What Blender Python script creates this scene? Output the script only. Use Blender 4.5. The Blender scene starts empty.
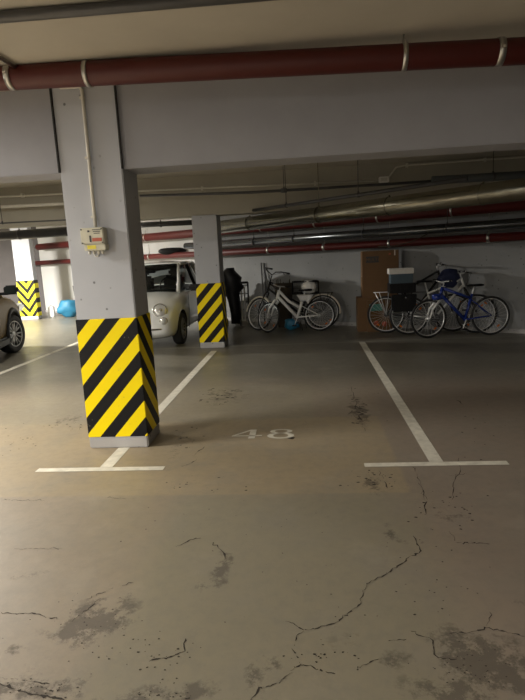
import bpy, bmesh, math, random
from mathutils import Vector, Matrix
random.seed(7)
C = bpy.context.scene.collection
PI = math.pi
R = math.radians

# ------------------------------------------------------------------ camera
FPX, PITCH, YAW, ROLL, H = 533.9, .17756, .08878, .05081, 1.565
Fv = Vector((-math.sin(YAW)*math.cos(PITCH), math.cos(YAW)*math.cos(PITCH), -math.sin(PITCH)))
R0 = Vector((math.cos(YAW), math.sin(YAW), 0)); U0 = R0.cross(Fv)
Rv = R0*math.cos(ROLL)-U0*math.sin(ROLL); Uv = U0*math.cos(ROLL)+R0*math.sin(ROLL)
cam = bpy.data.cameras.new('camera'); co = bpy.data.objects.new('camera', cam); C.objects.link(co)
co.matrix_world = Matrix(((Rv.x, Uv.x, -Fv.x, 0), (Rv.y, Uv.y, -Fv.y, 0), (Rv.z, Uv.z, -Fv.z, H), (0, 0, 0, 1)))
cam.sensor_fit = 'VERTICAL'; cam.sensor_height = 24; cam.lens = FPX/700*24
bpy.context.scene.camera = co
EYE = Vector((0, 0, H))
def ray(x, y): return Fv+Rv*((x-262.5)/FPX)-Uv*((y-350)/FPX)
def onz(x, y, z=0):
    r = ray(x, y); return EYE+r*((z-H)/r.z)
def onpl(x, y, P, n):
    r = ray(x, y); return EYE+r*(((Vector((P[0], P[1], H))-EYE).dot(Vector((n[0], n[1], 0))))/(r.dot(Vector((n[0], n[1], 0)))))
def ony(x, y, Y): return onpl(x, y, (0, Y), (0, 1))

# ------------------------------------------------------------------ materials
def nodes(name):
    m = bpy.data.materials.new(name); m.use_nodes = True
    nt = m.node_tree; return m, nt, nt.nodes['Principled BSDF']
def N(nt, t, **k):
    n = nt.nodes.new(t)
    for a, b in k.items(): setattr(n, a, b)
    return n
def mat(name, col, rough=.5, metal=0, noise=.12, scale=20, bump=0, spec=.5, emit=None, coat=0, trans=0):
    m, nt, b = nodes(name); L = nt.links.new
    tc = N(nt, 'ShaderNodeTexCoord'); no = N(nt, 'ShaderNodeTexNoise'); no.inputs['Scale'].default_value = scale
    no.inputs['Detail'].default_value = 6
    L(tc.outputs['Object'], no.inputs['Vector'])
    mx = N(nt, 'ShaderNodeMix', data_type='RGBA')
    L(no.outputs['Fac'], mx.inputs[0])
    c = Vector(col)
    mx.inputs[6].default_value = (*(c*(1-noise)), 1); mx.inputs[7].default_value = (*[min(1, v) for v in c*(1+noise)], 1)
    L(mx.outputs[2], b.inputs['Base Color'])
    b.inputs['Roughness'].default_value = rough; b.inputs['Metallic'].default_value = metal
    b.inputs['Specular IOR Level'].default_value = spec
    b.inputs['Coat Weight'].default_value = coat
    if trans: b.inputs['Transmission Weight'].default_value = trans
    if bump:
        bp = N(nt, 'ShaderNodeBump'); bp.inputs['Strength'].default_value = bump; bp.inputs['Distance'].default_value = .01
        L(no.outputs['Fac'], bp.inputs['Height']); L(bp.outputs[0], b.inputs['Normal'])
    if emit:
        b.inputs['Emission Color'].default_value = (*emit[0], 1); b.inputs['Emission Strength'].default_value = emit[1]
    return m

def concrete(name, col, rough=.7, mottle=.16, pits=True, lit_west=None):
    m, nt, b = nodes(name); L = nt.links.new
    tc = N(nt, 'ShaderNodeTexCoord')
    n1 = N(nt, 'ShaderNodeTexNoise'); n1.inputs['Scale'].default_value = 1.7; n1.inputs['Detail'].default_value = 8; n1.inputs['Roughness'].default_value = .6
    L(tc.outputs['Object'], n1.inputs['Vector'])
    cr = N(nt, 'ShaderNodeMapRange'); cr.inputs[1].default_value = .3; cr.inputs[2].default_value = .7
    L(n1.outputs['Fac'], cr.inputs[0])
    mx = N(nt, 'ShaderNodeMix', data_type='RGBA'); c = Vector(col)
    mx.inputs[6].default_value = (*(c*(1-mottle)), 1); mx.inputs[7].default_value = (*(c*(1+mottle)), 1)
    L(cr.outputs[0], mx.inputs[0]); out = mx.outputs[2]
    if pits:
        v = N(nt, 'ShaderNodeTexVoronoi'); v.inputs['Scale'].default_value = 11
        L(tc.outputs['Object'], v.inputs['Vector'])
        n2 = N(nt, 'ShaderNodeTexNoise'); n2.inputs['Scale'].default_value = 4
        L(tc.outputs['Object'], n2.inputs['Vector'])
        a = N(nt, 'ShaderNodeMapRange'); a.inputs[1].default_value = .15; a.inputs[2].default_value = .08
        L(v.outputs['Distance'], a.inputs[0])
        g = N(nt, 'ShaderNodeMapRange'); g.inputs[1].default_value = .47; g.inputs[2].default_value = .52
        L(n2.outputs['Fac'], g.inputs[0])
        mu = N(nt, 'ShaderNodeMath', operation='MULTIPLY'); L(a.outputs[0], mu.inputs[0]); L(g.outputs[0], mu.inputs[1])
        m2 = N(nt, 'ShaderNodeMix', data_type='RGBA'); L(mu.outputs[0], m2.inputs[0]); L(out, m2.inputs[6])
        m2.inputs[7].default_value = (*(c*.35), 1); out = m2.outputs[2]
    if lit_west is not None:      # paler west of this x: the strong light there put into the wall colour
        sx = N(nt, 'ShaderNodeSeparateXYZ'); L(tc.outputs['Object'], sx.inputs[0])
        mr = N(nt, 'ShaderNodeMapRange'); mr.inputs[1].default_value = lit_west+.05; mr.inputs[2].default_value = lit_west; L(sx.outputs['X'], mr.inputs[0])
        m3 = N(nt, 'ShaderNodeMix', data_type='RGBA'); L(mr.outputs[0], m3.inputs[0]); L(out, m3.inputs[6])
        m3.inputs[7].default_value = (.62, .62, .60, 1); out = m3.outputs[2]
    L(out, b.inputs['Base Color']); b.inputs['Roughness'].default_value = rough
    bp = N(nt, 'ShaderNodeBump'); bp.inputs['Strength'].default_value = .25; bp.inputs['Distance'].default_value = .02
    L(n1.outputs['Fac'], bp.inputs['Height']); L(bp.outputs[0], b.inputs['Normal'])
    return m

def stripes(name, vee=False, z0=0.0, period=.283, k=1.1, yc=(.95, .74, .0)):
    m, nt, b = nodes(name); L = nt.links.new
    tc = N(nt, 'ShaderNodeTexCoord'); s = N(nt, 'ShaderNodeSeparateXYZ'); L(tc.outputs['Object'], s.inputs[0])
    def M(op, a, b_):
        n = N(nt, 'ShaderNodeMath', operation=op)
        for i, v in enumerate((a, b_)):
            if v is None: continue
            if isinstance(v, (int, float)): n.inputs[i].default_value = v
            else: L(v, n.inputs[i])
        return n.outputs[0]
    if vee: u = M('MULTIPLY', M('ABSOLUTE', M('SUBTRACT', s.outputs['X'], .03), None), k)
    else: u = M('MULTIPLY', M('SUBTRACT', s.outputs['X'], s.outputs['Y']), k)
    ph = M('FRACT', M('DIVIDE', M('SUBTRACT', M('SUBTRACT', s.outputs['Z'], u), z0), period), None)
    st = M('GREATER_THAN', ph, .5)
    no = N(nt, 'ShaderNodeTexNoise'); no.inputs['Scale'].default_value = 35; no.inputs['Detail'].default_value = 8
    L(tc.outputs['Object'], no.inputs['Vector'])
    mx = N(nt, 'ShaderNodeMix', data_type='RGBA'); L(st, mx.inputs[0])
    mx.inputs[6].default_value = (*yc, 1); mx.inputs[7].default_value = (.006, .006, .007, 1)
    # scuffs
    th = N(nt, 'ShaderNodeMapRange'); th.inputs[1].default_value = .68; th.inputs[2].default_value = .74; th.inputs[4].default_value = .5
    L(no.outputs['Fac'], th.inputs[0])
    m2 = N(nt, 'ShaderNodeMix', data_type='RGBA'); L(th.outputs[0], m2.inputs[0]); L(mx.outputs[2], m2.inputs[6]); m2.inputs[7].default_value = (.3, .28, .2, 1)
    L(m2.outputs[2], b.inputs['Base Color']); b.inputs['Roughness'].default_value = .5; b.inputs['Specular IOR Level'].default_value = .2
    return m

def floor_material():
    m, nt, b = nodes('floor_coating'); L = nt.links.new
    tc = N(nt, 'ShaderNodeTexCoord'); s = N(nt, 'ShaderNodeSeparateXYZ'); L(tc.outputs['Object'], s.inputs[0])
    def noise(sc, det=8, rough=.6, vec=None):
        n = N(nt, 'ShaderNodeTexNoise'); n.inputs['Scale'].default_value = sc; n.inputs['Detail'].default_value = det; n.inputs['Roughness'].default_value = rough
        L(vec or tc.outputs['Object'], n.inputs['Vector']); return n.outputs['Fac']
    def M(op, a, b_=None, c_=None, clamp=False):
        n = N(nt, 'ShaderNodeMath', operation=op); n.use_clamp = clamp
        for i, v in enumerate((a, b_, c_)):
            if v is None: continue
            if isinstance(v, (int, float)): n.inputs[i].default_value = v
            else: L(v, n.inputs[i])
        return n.outputs[0]
    def rng(v, a, b_, c=0, d=1):
        n = N(nt, 'ShaderNodeMapRange'); L(v, n.inputs[0]); n.inputs[1].default_value = a; n.inputs[2].default_value = b_
        n.inputs[3].default_value = c; n.inputs[4].default_value = d; return n.outputs[0]
    def mix(f, a, b_):
        n = N(nt, 'ShaderNodeMix', data_type='RGBA')
        if isinstance(f, (int, float)): n.inputs[0].default_value = f
        else: L(f, n.inputs[0])
        for i, v in ((6, a), (7, b_)):
            if isinstance(v, tuple): n.inputs[i].default_value = (*v, 1)
            else: L(v, n.inputs[i])
        return n.outputs[2]
    X, Y = s.outputs['X'], s.outputs['Y']
    big, mid, fine = noise(.55, 5), noise(2.3, 9, .65), noise(14, 8, .7)
    def box(x0, x1, y0, y1, soft=.02):
        return M('MULTIPLY', M('MULTIPLY', rng(X, x0-soft, x0+soft), rng(X, x1+soft, x1-soft)), M('MULTIPLY', rng(Y, y0-soft, y0+soft), rng(Y, y1+soft, y1-soft)))
    col = mix(rng(big, .35, .65), (.22, .186, .138), (.27, .224, .165))
    # greenish repainted lane, brownish worn right side
    col = mix(M('MULTIPLY', box(-.9, .62, 1.2, 3.30, .10), .6), col, (.21, .196, .138))
    col = mix(M('MULTIPLY', rng(M('ADD', X, M('MULTIPLY', mid, .9)), .75, 1.3), .65), col, (.235, .19, .155))
    col = mix(M('MULTIPLY', rng(M('ADD', X, M('MULTIPLY', mid, .9)), -.55, -1.2), .35), col, (.28, .23, .17))
    col = mix(M('MULTIPLY', box(-4.6, .62, 3.30, 4.95, .015), .55), col, (.315, .25, .15))
    col = mix(M('MULTIPLY', box(-3.5, .02, 4.9, 6.3, .015), .5), col, (.255, .228, .16))
    col = mix(M('MULTIPLY', rng(Y, 5.9, 6.9), .8), col, (.115, .112, .088))  # far floor coloured darker to stand in for the dimmer light back there
    col = mix(M('MULTIPLY', rng(mid, .48, .68), .42), col, (.21, .195, .16))
    col = mix(M('MULTIPLY', rng(fine, .45, .75), .35), col, (.15, .14, .12))
    # pale worn veils
    veil = rng(noise(1.1, 10, .7), .55, .75)
    col = mix(M('MULTIPLY', veil, .42), col, (.35, .31, .245))
    # dirt stains where coating is worn
    blobs = [(93, 622, 42, 22, 1), (20, 655, 30, 8, .6), (40, 690, 90, 14, .9), (165, 694, 60, 10, .8), (217, 572, 14, 20, .8), (240, 545, 20, 5, .2),
             (250, 685, 14, 22, .8), (480, 662, 62, 34, 1.1), (455, 690, 60, 16, .9), (270, 665, 22, 14, .7), (392, 535, 14, 10, .7), (450, 512, 34, 12, .5),
             (392, 660, 26, 16, .6), (345, 640, 50, 30, .3), (294, 412, 8, 18, .2), (30, 575, 26, 6, .5), (70, 420, 20, 8, .5), (225, 395, 30, 12, .5), (358, 410, 9, 16, .9), (372, 482, 14, 10, .7), (110, 600, 30, 8, .6), (515, 600, 24, 10, .4), (180, 445, 16, 20, .4)]
    tot = None
    warp = N(nt, 'ShaderNodeVectorMath', operation='MULTIPLY_ADD')
    nz = N(nt, 'ShaderNodeTexNoise'); nz.inputs['Scale'].default_value = 5; nz.inputs['Detail'].default_value = 4
    L(tc.outputs['Object'], nz.inputs['Vector']); L(nz.outputs['Color'], warp.inputs[0]); warp.inputs[1].default_value = (.3, .3, 0); L(tc.outputs['Object'], warp.inputs[2])
    for px, py, rx, ry, a in blobs:
        c = onz(px, py); ex = (onz(px+rx, py)-c).length; ey = (onz(px, py-ry)-c).length
        sb = N(nt, 'ShaderNodeVectorMath', operation='SUBTRACT'); L(warp.outputs[0], sb.inputs[0]); sb.inputs[1].default_value = (c.x+.15, c.y+.15, 0)
        ml = N(nt, 'ShaderNodeVectorMath', operation='MULTIPLY'); L(sb.outputs[0], ml.inputs[0]); ml.inputs[1].default_value = (1/ex, 1/ey, 0)
        ln = N(nt, 'ShaderNodeVectorMath', operation='LENGTH'); L(ml.outputs[0], ln.inputs[0])
        v = rng(ln.outputs['Value'], 1.35, .2, 0, a)
        tot = v if tot is None else M('MAXIMUM', tot, v)
    grain = rng(noise(8, 12, .8), .42, .58)
    st = rng(M('MULTIPLY', tot, M('ADD', M('MULTIPLY', grain, 1.1), .15)), .26, .62)
    col = mix(M('MULTIPLY', st, .72), col, (.075, .062, .048))
    # tyre dust and small dark specks
    vor = N(nt, 'ShaderNodeTexVoronoi'); vor.inputs['Scale'].default_value = 11; L(warp.outputs[0], vor.inputs['Vector'])
    sp = M('MULTIPLY', rng(vor.outputs['Distance'], .13, .07), rng(noise(1.6, 4), .56, .64))
    col = mix(M('MULTIPLY', sp, .6), col, (.06, .05, .04))
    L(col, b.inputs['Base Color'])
    ro = M('ADD', M('MULTIPLY', fine, .14), M('MULTIPLY', st, .25))
    L(M('ADD', ro, rng(Y, 4.6, 5.4, .36, .28)), b.inputs['Roughness'])
    b.inputs['Specular IOR Level'].default_value = .45
    bp = N(nt, 'ShaderNodeBump'); bp.inputs['Strength'].default_value = .12; bp.inputs['Distance'].default_value = .01
    L(fine, bp.inputs['Height']); L(bp.outputs[0], b.inputs['Normal'])
    return m

M_ = dict(
    floor=floor_material(),
    crack=mat('crack_dark', (.028, .021, .015), .9),
    line=mat('line_paint', (.60, .57, .48), .55, noise=.35, scale=14),
    worn_line=mat('worn_line_paint', (.33, .32, .27), .55, noise=.25, scale=20),
    ceil=concrete('ceiling_plaster', (.52, .49, .42), .85, .06, False),
    beam=concrete('beam_paint', (.33, .335, .365), .8, .07, False),
    ceil2=concrete('far_beam_plaster', (.37, .35, .29), .85, .06, False),
    wall=concrete('wall_paint', (.25, .255, .255), .8, .07, True),
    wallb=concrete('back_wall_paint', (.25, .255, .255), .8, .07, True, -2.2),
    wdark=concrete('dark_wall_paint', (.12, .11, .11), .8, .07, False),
    pil=concrete('pillar_paint', (.44, .455, .49), .75, .05, True),
    plinth=concrete('plinth_concrete', (.38, .37, .36), .8, .15, True),
    seam=mat('seam_dark', (.03, .03, .03), .9),
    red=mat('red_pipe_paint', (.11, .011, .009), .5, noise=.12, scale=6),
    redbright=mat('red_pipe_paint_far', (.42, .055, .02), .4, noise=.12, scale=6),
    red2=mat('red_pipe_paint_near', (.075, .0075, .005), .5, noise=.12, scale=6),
    steel=mat('galvanised', (.55, .54, .5), .32, 1, .2, 12),
    duct=mat('foil_duct', (.27, .255, .20), .27, .92, .3, 9, .8),
    gloss=mat('foil_pipe', (.16, .17, .18), .22, .85, .15, 5, .3),
    insul=mat('grey_insulation', (.075, .085, .09), .6, noise=.2),
    dpipe=mat('dark_pipe', (.05, .05, .052), .35, noise=.3, scale=8),
    conduit=mat('conduit_plastic', (.62, .60, .53), .5),
    boxpl=mat('box_plastic', (.58, .56, .44), .5),
    yel=mat('yellow_label', (.72, .62, .05), .5), redl=mat('red_label', (.45, .10, .05), .5), dk=mat('dark_print', (.05, .05, .05), .6),
    black=mat('black_plastic', (.008, .008, .009), .5, spec=.25), rubber=mat('tyre_rubber', (.02, .02, .02), .75),
    white=mat('white_bike_paint', (.9, .9, .88), .25, coat=.5, noise=.03),
    bluep=mat('blue_bike_paint', (.015, .04, .26), .22, coat=.6, noise=.05),
    silver=mat('alloy', (.8, .8, .8), .3, .35, .05), blackp=mat('black_bike_paint', (.02, .02, .022), .25, coat=.5),
    chrome=mat('chrome', (.8, .8, .8), .1, 1, .02),
    cream=mat('cream_fender_paint', (.85, .78, .66), .35), orange=mat('orange_reflector', (.75, .2, .02), .25),
    card=mat('cardboard', (.175, .095, .042), .8, noise=.12, scale=9), card2=mat('cardboard_dark', (.15, .08, .033), .8, noise=.12, scale=9), tape=mat('pack_tape', (.7, .62, .5), .35),
    wpl=mat('white_plastic_bag', (.74, .74, .74), .5, bump=.6, scale=25), blueb=mat('blue_bag_cloth', (.02, .16, .28), .55, bump=.6, scale=12),
    navy=mat('navy_cloth', (.012, .02, .07), .7, bump=.5), greyblue=mat('slate_box', (.07, .11, .14), .6), whitebox=mat('white_card', (.82, .80, .76), .6),
    teal=mat('teal_label', (.08, .28, .24), .5), brown=mat('wicker_brown', (.05, .038, .022), .8, noise=.4, scale=60),
    carw=mat('white_car_paint', (.72, .73, .70), .22, coat=.8, noise=.01), caro=mat('bronze_car_paint', (.10, .058, .003), .45, .2, .04, coat=0, spec=.25),
    glass=mat('tinted_glass', (.02, .025, .025), .05, spec=.6), lens=mat('lamp_lens', (.75, .75, .72), .12, .4, .05),
    cabin=mat('cabin_fabric', (.02, .02, .022), .7), alloy2=mat('diamond_cut_alloy', (.5, .5, .5), .3, .8), 
    lampb=mat('lamp_housing', (.7, .7, .68), .5), tube=mat('lamp_tube', (1, 1, 1), .5, emit=((1, .95, .85), 14)),
    cyan=mat('cyan_plate', (.3, .5, .48), .3),
)
def clear_glass():
    m, nt, b = nodes('clear_car_glass'); L = nt.links.new
    tr = N(nt, 'ShaderNodeBsdfTransparent'); tr.inputs[0].default_value = (.38, .42, .42, 1)
    gl = N(nt, 'ShaderNodeBsdfGlossy'); gl.inputs['Roughness'].default_value = .03
    fr = N(nt, 'ShaderNodeFresnel'); ms = N(nt, 'ShaderNodeMixShader')
    L(fr.outputs[0], ms.inputs[0]); L(tr.outputs[0], ms.inputs[1]); L(gl.outputs[0], ms.inputs[2])
    L(ms.outputs[0], nt.nodes['Material Output'].inputs[0]); return m
M_['cg'] = clear_glass()

# ------------------------------------------------------------------ mesh helpers
def V(*a): return Vector(a)
def tube(bm, pts, r, seg=8, cap=True, closed=False):
    pts = [Vector(p) for p in pts]; n = len(pts); rings = []
    rs = r if isinstance(r, (list, tuple)) else [r]*n
    prev = None
    for i, p in enumerate(pts):
        if closed: t = (pts[(i+1) % n]-pts[i-1]).normalized()
        elif i == 0: t = (pts[1]-p).normalized()
        elif i == n-1: t = (p-pts[i-1]).normalized()
        else: t = ((pts[i+1]-p).normalized()+(p-pts[i-1]).normalized()).normalized()
        if prev is None:
            a = Vector((0, 0, 1)) if abs(t.z) < .9 else Vector((1, 0, 0)); u = t.cross(a).normalized()
        else: u = (prev-t*prev.dot(t)).normalized()
        prev = u; v = t.cross(u)
        rings.append([bm.verts.new(p+(u*math.cos(2*PI*k/seg)+v*math.sin(2*PI*k/seg))*rs[i]) for k in range(seg)])
    m = n if closed else n-1
    for i in range(m):
        A, B = rings[i], rings[(i+1) % n]
        for k in range(seg):
            f = bm.faces.new((A[k], A[(k+1) % seg], B[(k+1) % seg], B[k])); f.smooth = True
    if cap and not closed:
        bm.faces.new(rings[0][::-1]); bm.faces.new(rings[-1])
def box(bm, c, s, rot=None, bev=0):
    b = bmesh.new(); bmesh.ops.create_cube(b, size=1)
    for v in b.verts: v.co = Vector((v.co.x*s[0], v.co.y*s[1], v.co.z*s[2]))
    if bev: bmesh.ops.bevel(b, geom=b.edges[:], offset=bev, segments=2, affect='EDGES')
    if rot is not None: bmesh.ops.transform(b, matrix=rot, verts=b.verts)
    bmesh.ops.translate(b, vec=Vector(c), verts=b.verts)
    me = bpy.data.meshes.new('t'); b.to_mesh(me); bm.from_mesh(me); bpy.data.meshes.remove(me); b.free()
def prism(bm, poly, z0, z1):
    a = [bm.verts.new((x, y, z0)) for x, y in poly]; b = [bm.verts.new((x, y, z1)) for x, y in poly]; n = len(a)
    bm.faces.new(a[::-1]); bm.faces.new(b)
    for i in range(n): bm.faces.new((a[i], a[(i+1) % n], b[(i+1) % n], b[i]))
def lathe(bm, prof, seg=24, M=None):
    """prof (r, h) around local Z"""
    rings = []
    for r, h in prof:
        if r < 1e-6: rings.append([bm.verts.new((0, 0, h))])
        else: rings.append([bm.verts.new((r*math.cos(2*PI*k/seg), r*math.sin(2*PI*k/seg), h)) for k in range(seg)])
    for A, B in zip(rings, rings[1:]):
        for k in range(seg):
            k2 = (k+1) % seg
            if len(A) == 1 and len(B) == 1: continue
            if len(A) == 1: f = bm.faces.new((A[0], B[k2], B[k]))
            elif len(B) == 1: f = bm.faces.new((A[k], A[k2], B[0]))
            else: f = bm.faces.new((A[k], A[k2], B[k2], B[k]))
            f.smooth = True
    if M is not None: bmesh.ops.transform(bm, matrix=M, verts=[v for r in rings for v in r])
def obj(name, bm, m, parent=None, bev=0, sub=0, fix=True):
    if fix: bmesh.ops.recalc_face_normals(bm, faces=bm.faces[:])
    me = bpy.data.meshes.new(name); bm.to_mesh(me); bm.free()
    o = bpy.data.objects.new(name, me); C.objects.link(o)
    for x in (m if isinstance(m, list) else [m]): me.materials.append(M_[x] if isinstance(x, str) else x)
    if parent: o.parent = parent
    if bev:
        md = o.modifiers.new('bevel', 'BEVEL'); md.width = bev; md.segments = 2; md.limit_method = 'ANGLE'
    if sub:
        md = o.modifiers.new('sub', 'SUBSURF'); md.levels = md.render_levels = sub
    return o
def tag(o, label, cat, group=None):
    o['label'] = label; o['category'] = cat
    if group: o['group'] = group
    return o
def thing(name, label, cat, loc=(0, 0, 0), rz=0, group=None, rx=0):
    o = bpy.data.objects.new(name, None); C.objects.link(o); o.location = loc; o.rotation_euler = (rx, 0, rz); o.empty_display_size = .1
    return tag(o, label, cat, group)
def struct(name, bm, m, **k):
    o = obj(name, bm, m, **k); o['kind'] = 'structure'; return o
def B(): return bmesh.new()

# ------------------------------------------------------------------ setting
CZ = 2.90
bm = B()
fv = [(-14, -7), (7.6, -7), (7.6, 20), (-14, 20)]
bm.faces.new([bm.verts.new((x, y, 0)) for x, y in fv])
# cracks in the floor coating
def crack(pts, w=3, jit=1.0, z=.0012):
    P = []
    for (x0, y0), (x1, y1) in zip(pts, pts[1:]):
        d = math.hypot(x1-x0, y1-y0); n = max(1, int(d/2.5))
        for i in range(n):
            t = i/n; P.append((x0+(x1-x0)*t+random.gauss(0, jit), y0+(y1-y0)*t+random.gauss(0, jit*.6)))
    P.append(pts[-1]); P = [onz(x, y) for x, y in P]
    n = len(P); L_, R_ = [], []
    for i, p in enumerate(P):
        t = (P[min(n-1, i+1)]-P[max(0, i-1)]); t.z = 0; t.normalize(); s = Vector((-t.y, t.x, 0))
        ww = w*.0008*random.choice((.3, .5, .9, 1.2, 2.0))*(.35 if i in (0, n-1) else 1)
        L_.append(bm.verts.new(p+s*ww+Vector((0, 0, z)))); R_.append(bm.verts.new(p-s*ww+Vector((0, 0, z))))
    for i in range(n-1):
        if random.random() < .07: continue
        f = bm.faces.new((L_[i], R_[i], R_[i+1], L_[i+1])); f.material_index = 1
def c2(l): return [(260+a/1.981, 480+b/1.981) for a, b in l]
def c1(l): return [(a/2.019, 480+b/2.019) for a, b in l]
def c3(l): return [(150+a/2.763, 340+b/2.763) for a, b in l]
def c4(l): return [(330+a/2.692, 340+b/2.692) for a, b in l]
for l, w in [(c2([(300, 150), (262, 180), (213, 205), (195, 250), (155, 280), (120, 292), (85, 298)]), 2.6), (c2([(85, 298), (65, 285), (50, 280)]), 4), (c2([(85, 298), (72, 310), (65, 340), (80, 365)]), 2), (c2([(80, 365), (40, 400), (0, 415), (-20, 440)]), 2.6),
          (c2([(315, 0), (327, 40), (325, 70)]), 2.8), (c2([(375, 100), (390, 125), (455, 127)]), 3.2), (c2([(305, 112), (320, 142), (300, 150)]), 4.5),
          (c2([(375, 303), (410, 303), (450, 293), (490, 303), (525, 310)]), 2.6), (c2([(300, 300), (340, 318), (348, 345), (352, 352), (390, 355)]), 3), (c2([(80, 365), (130, 380), (150, 385)]), 2.8), (c2([(190, 375), (235, 355)]), 2.2),
          (c2([(450, 290), (455, 262)]), 1.6), (c2([(250, 318), (290, 316)]), 2.5),
          (c1([(0, 268), (40, 270), (75, 270), (115, 282)]), 2.8), (c1([(0, 412), (60, 432), (115, 440), (130, 444)]), 4.5), (c1([(0, 400), (50, 405), (100, 412)]), 1.5), (c1([(175, 240), (240, 215), (270, 208)]), 1.8), (c1([(357, 137), (375, 125), (410, 115)]), 2.8),
          (c1([(300, 365), (350, 357), (370, 345), (375, 320)]), 2.6), (c1([(430, 126), (450, 145), (455, 160)]), 4), (c1([(0, 40), (90, 42)]), 1.8), (c1([(215, 36), (255, 39)]), 2), (c1([(30, 139), (125, 139)]), 1.3), (c1([(140, 290), (205, 240)]), 1.6),
          (c4([(210, 325), (235, 360), (250, 415), (262, 431)]), 2.6), (c4([(342, 318), (352, 350), (335, 380), (328, 431)]), 1.8), (c4([(60, 125), (70, 180), (95, 245)]), 3), (c4([(205, 190), (215, 215)]), 2.5),
          (c4([(60, 190), (45, 200), (90, 215)]), 2.5), (c4([(130, 350), (155, 400)]), 3), (c4([(320, 365), (380, 362)]), 2), (c4([(340, 160), (360, 175)]), 4),
          (c3([(160, 150), (215, 158), (270, 160)]), 4), (c3([(160, 180), (205, 178)]), 4), (c3([(200, 145), (245, 152)]), 3.5), (c3([(120, 320), (150, 295)]), 3.5), (c3([(90, 350), (130, 330)]), 3)]:
    crack(l, w)
def speck(px, py, r):
    p = onz(px, py); n = 7
    vs = [bm.verts.new((p.x+math.cos(-a*2*PI/n)*r*random.uniform(.5, 1.4)*-1, p.y+math.sin(a*2*PI/n)*r*random.uniform(.4, 1.0), .0013)) for a in range(n)]
    f = bm.faces.new(vs); f.material_index = 1
for px, py, sx, sy, n, r in [(93, 625, 35, 22, 50, .003), (40, 690, 40, 6, 30, .0035), (150, 660, 50, 20, 40, .004), (165, 695, 30, 4, 24, .0035), (358, 412, 6, 14, 28, .014), (372, 480, 18, 8, 30, .009), (225, 396, 22, 8, 26, .014), (470, 665, 35, 20, 50, .0032),
                        (330, 655, 40, 14, 22, .004), (190, 440, 10, 14, 14, .009), (70, 425, 30, 8, 22, .01), (25, 440, 20, 14, 18, .008), (450, 505, 30, 14, 24, .007), (440, 580, 50, 40, 26, .004), (200, 485, 40, 6, 14, .007), (300, 560, 120, 60, 30, .003), (490, 420, 25, 30, 16, .008), (293, 438, 3, 1, 2, .02), (232, 530, 160, 30, 16, .004), (380, 390, 60, 25, 18, .009)]:
    for _ in range(n): speck(random.gauss(px, sx*.6), min(699, random.gauss(py, sy*.6)), r*random.uniform(.4, 1.5))
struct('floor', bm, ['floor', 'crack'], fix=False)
for p in bpy.data.objects['floor'].data.polygons:
    if p.normal.z < 0: p.flip()

bm = B(); box(bm, (-3.2, 6.5, CZ+.1), (21.6, 27, .2)); struct('ceiling', bm, 'ceil')
# oblique back wall
WP = Vector((-.6, 12.13, 0)); WD = Vector((.845, -.535, 0)).normalized(); WN = Vector((.535, .845, 0)).normalized()
ang = math.atan2(WD.y, WD.x)
def wallbox(bm, s0, s1, off, th, z0, z1):
    c = WP+WD*((s0+s1)/2)+WN*(off+th/2); box(bm, (c.x, c.y, (z0+z1)/2), (s1-s0, th, z1-z0), Matrix.Rotation(ang, 4, 'Z'))
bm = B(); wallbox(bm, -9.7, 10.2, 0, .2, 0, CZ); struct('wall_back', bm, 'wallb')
bm = B(); wallbox(bm, -9.7, 8.6, -.02, .02, 0, .07); struct('baseboard_back', bm, 'plinth')
bm = B(); box(bm, (-11.4, 17.4, CZ/2), (5.2, .2, CZ)); struct('wall_far', bm, 'wdark')
bm = B(); box(bm, (-14, 6.5, CZ/2), (.2, 27, CZ)); struct('wall_left', bm, 'wall')
bm = B(); box(bm, (7.7, 6.5, CZ/2), (.2, 27, CZ)); struct('wall_right', bm, 'wall')
bm = B(); box(bm, (-3.2, -7.1, CZ/2), (21.6, .2, CZ)); struct('wall_front', bm, 'wall')
# beams
bm = B(); box(bm, (-3.15, 4.40, (2.27+CZ)/2), (21.5, .32, CZ-2.27), bev=.006); struct('trim_1', bm, 'beam')
bm = B(); box(bm, (-4.8, 9.31, (2.25+CZ)/2), (18.2, .40, CZ-2.25), bev=.006); struct('trim_2', bm, 'ceil2')

# pillars
def pillar(name_label, x0, x1, y0, y1, top, wrap, ztop=1.11, seam=False, group=None):
    cx, cy = (x0+x1)/2, (y0+y1)/2
    t = thing('concrete_pillar', name_label, 'pillar', (cx, cy, 0), 0, group)
    w, d = x1-x0, y1-y0
    bm = B(); box(bm, (0, 0, top/2), (w, d, top), bev=.008); obj('shaft', bm, 'pil', t)
    bm = B(); box(bm, (0, 0, (ztop+.1)/2), (w+.016, d+.016, ztop-.1), bev=.004); obj('hazard_wrap', bm, wrap, t)
    bm = B(); box(bm, (0, 0, .05), (w+.012, d+.012, .1), bev=.01)
    obj('plinth', bm, 'plinth', t)
    if seam:
        for s in (-1, 1):
            bm = B(); box(bm, (s*(w/2+.002), -d/2-.004, (2.27+CZ)/2), (.012, .02, CZ-2.27)); obj('joint_gap', bm, 'seam', t)
    return t
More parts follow.
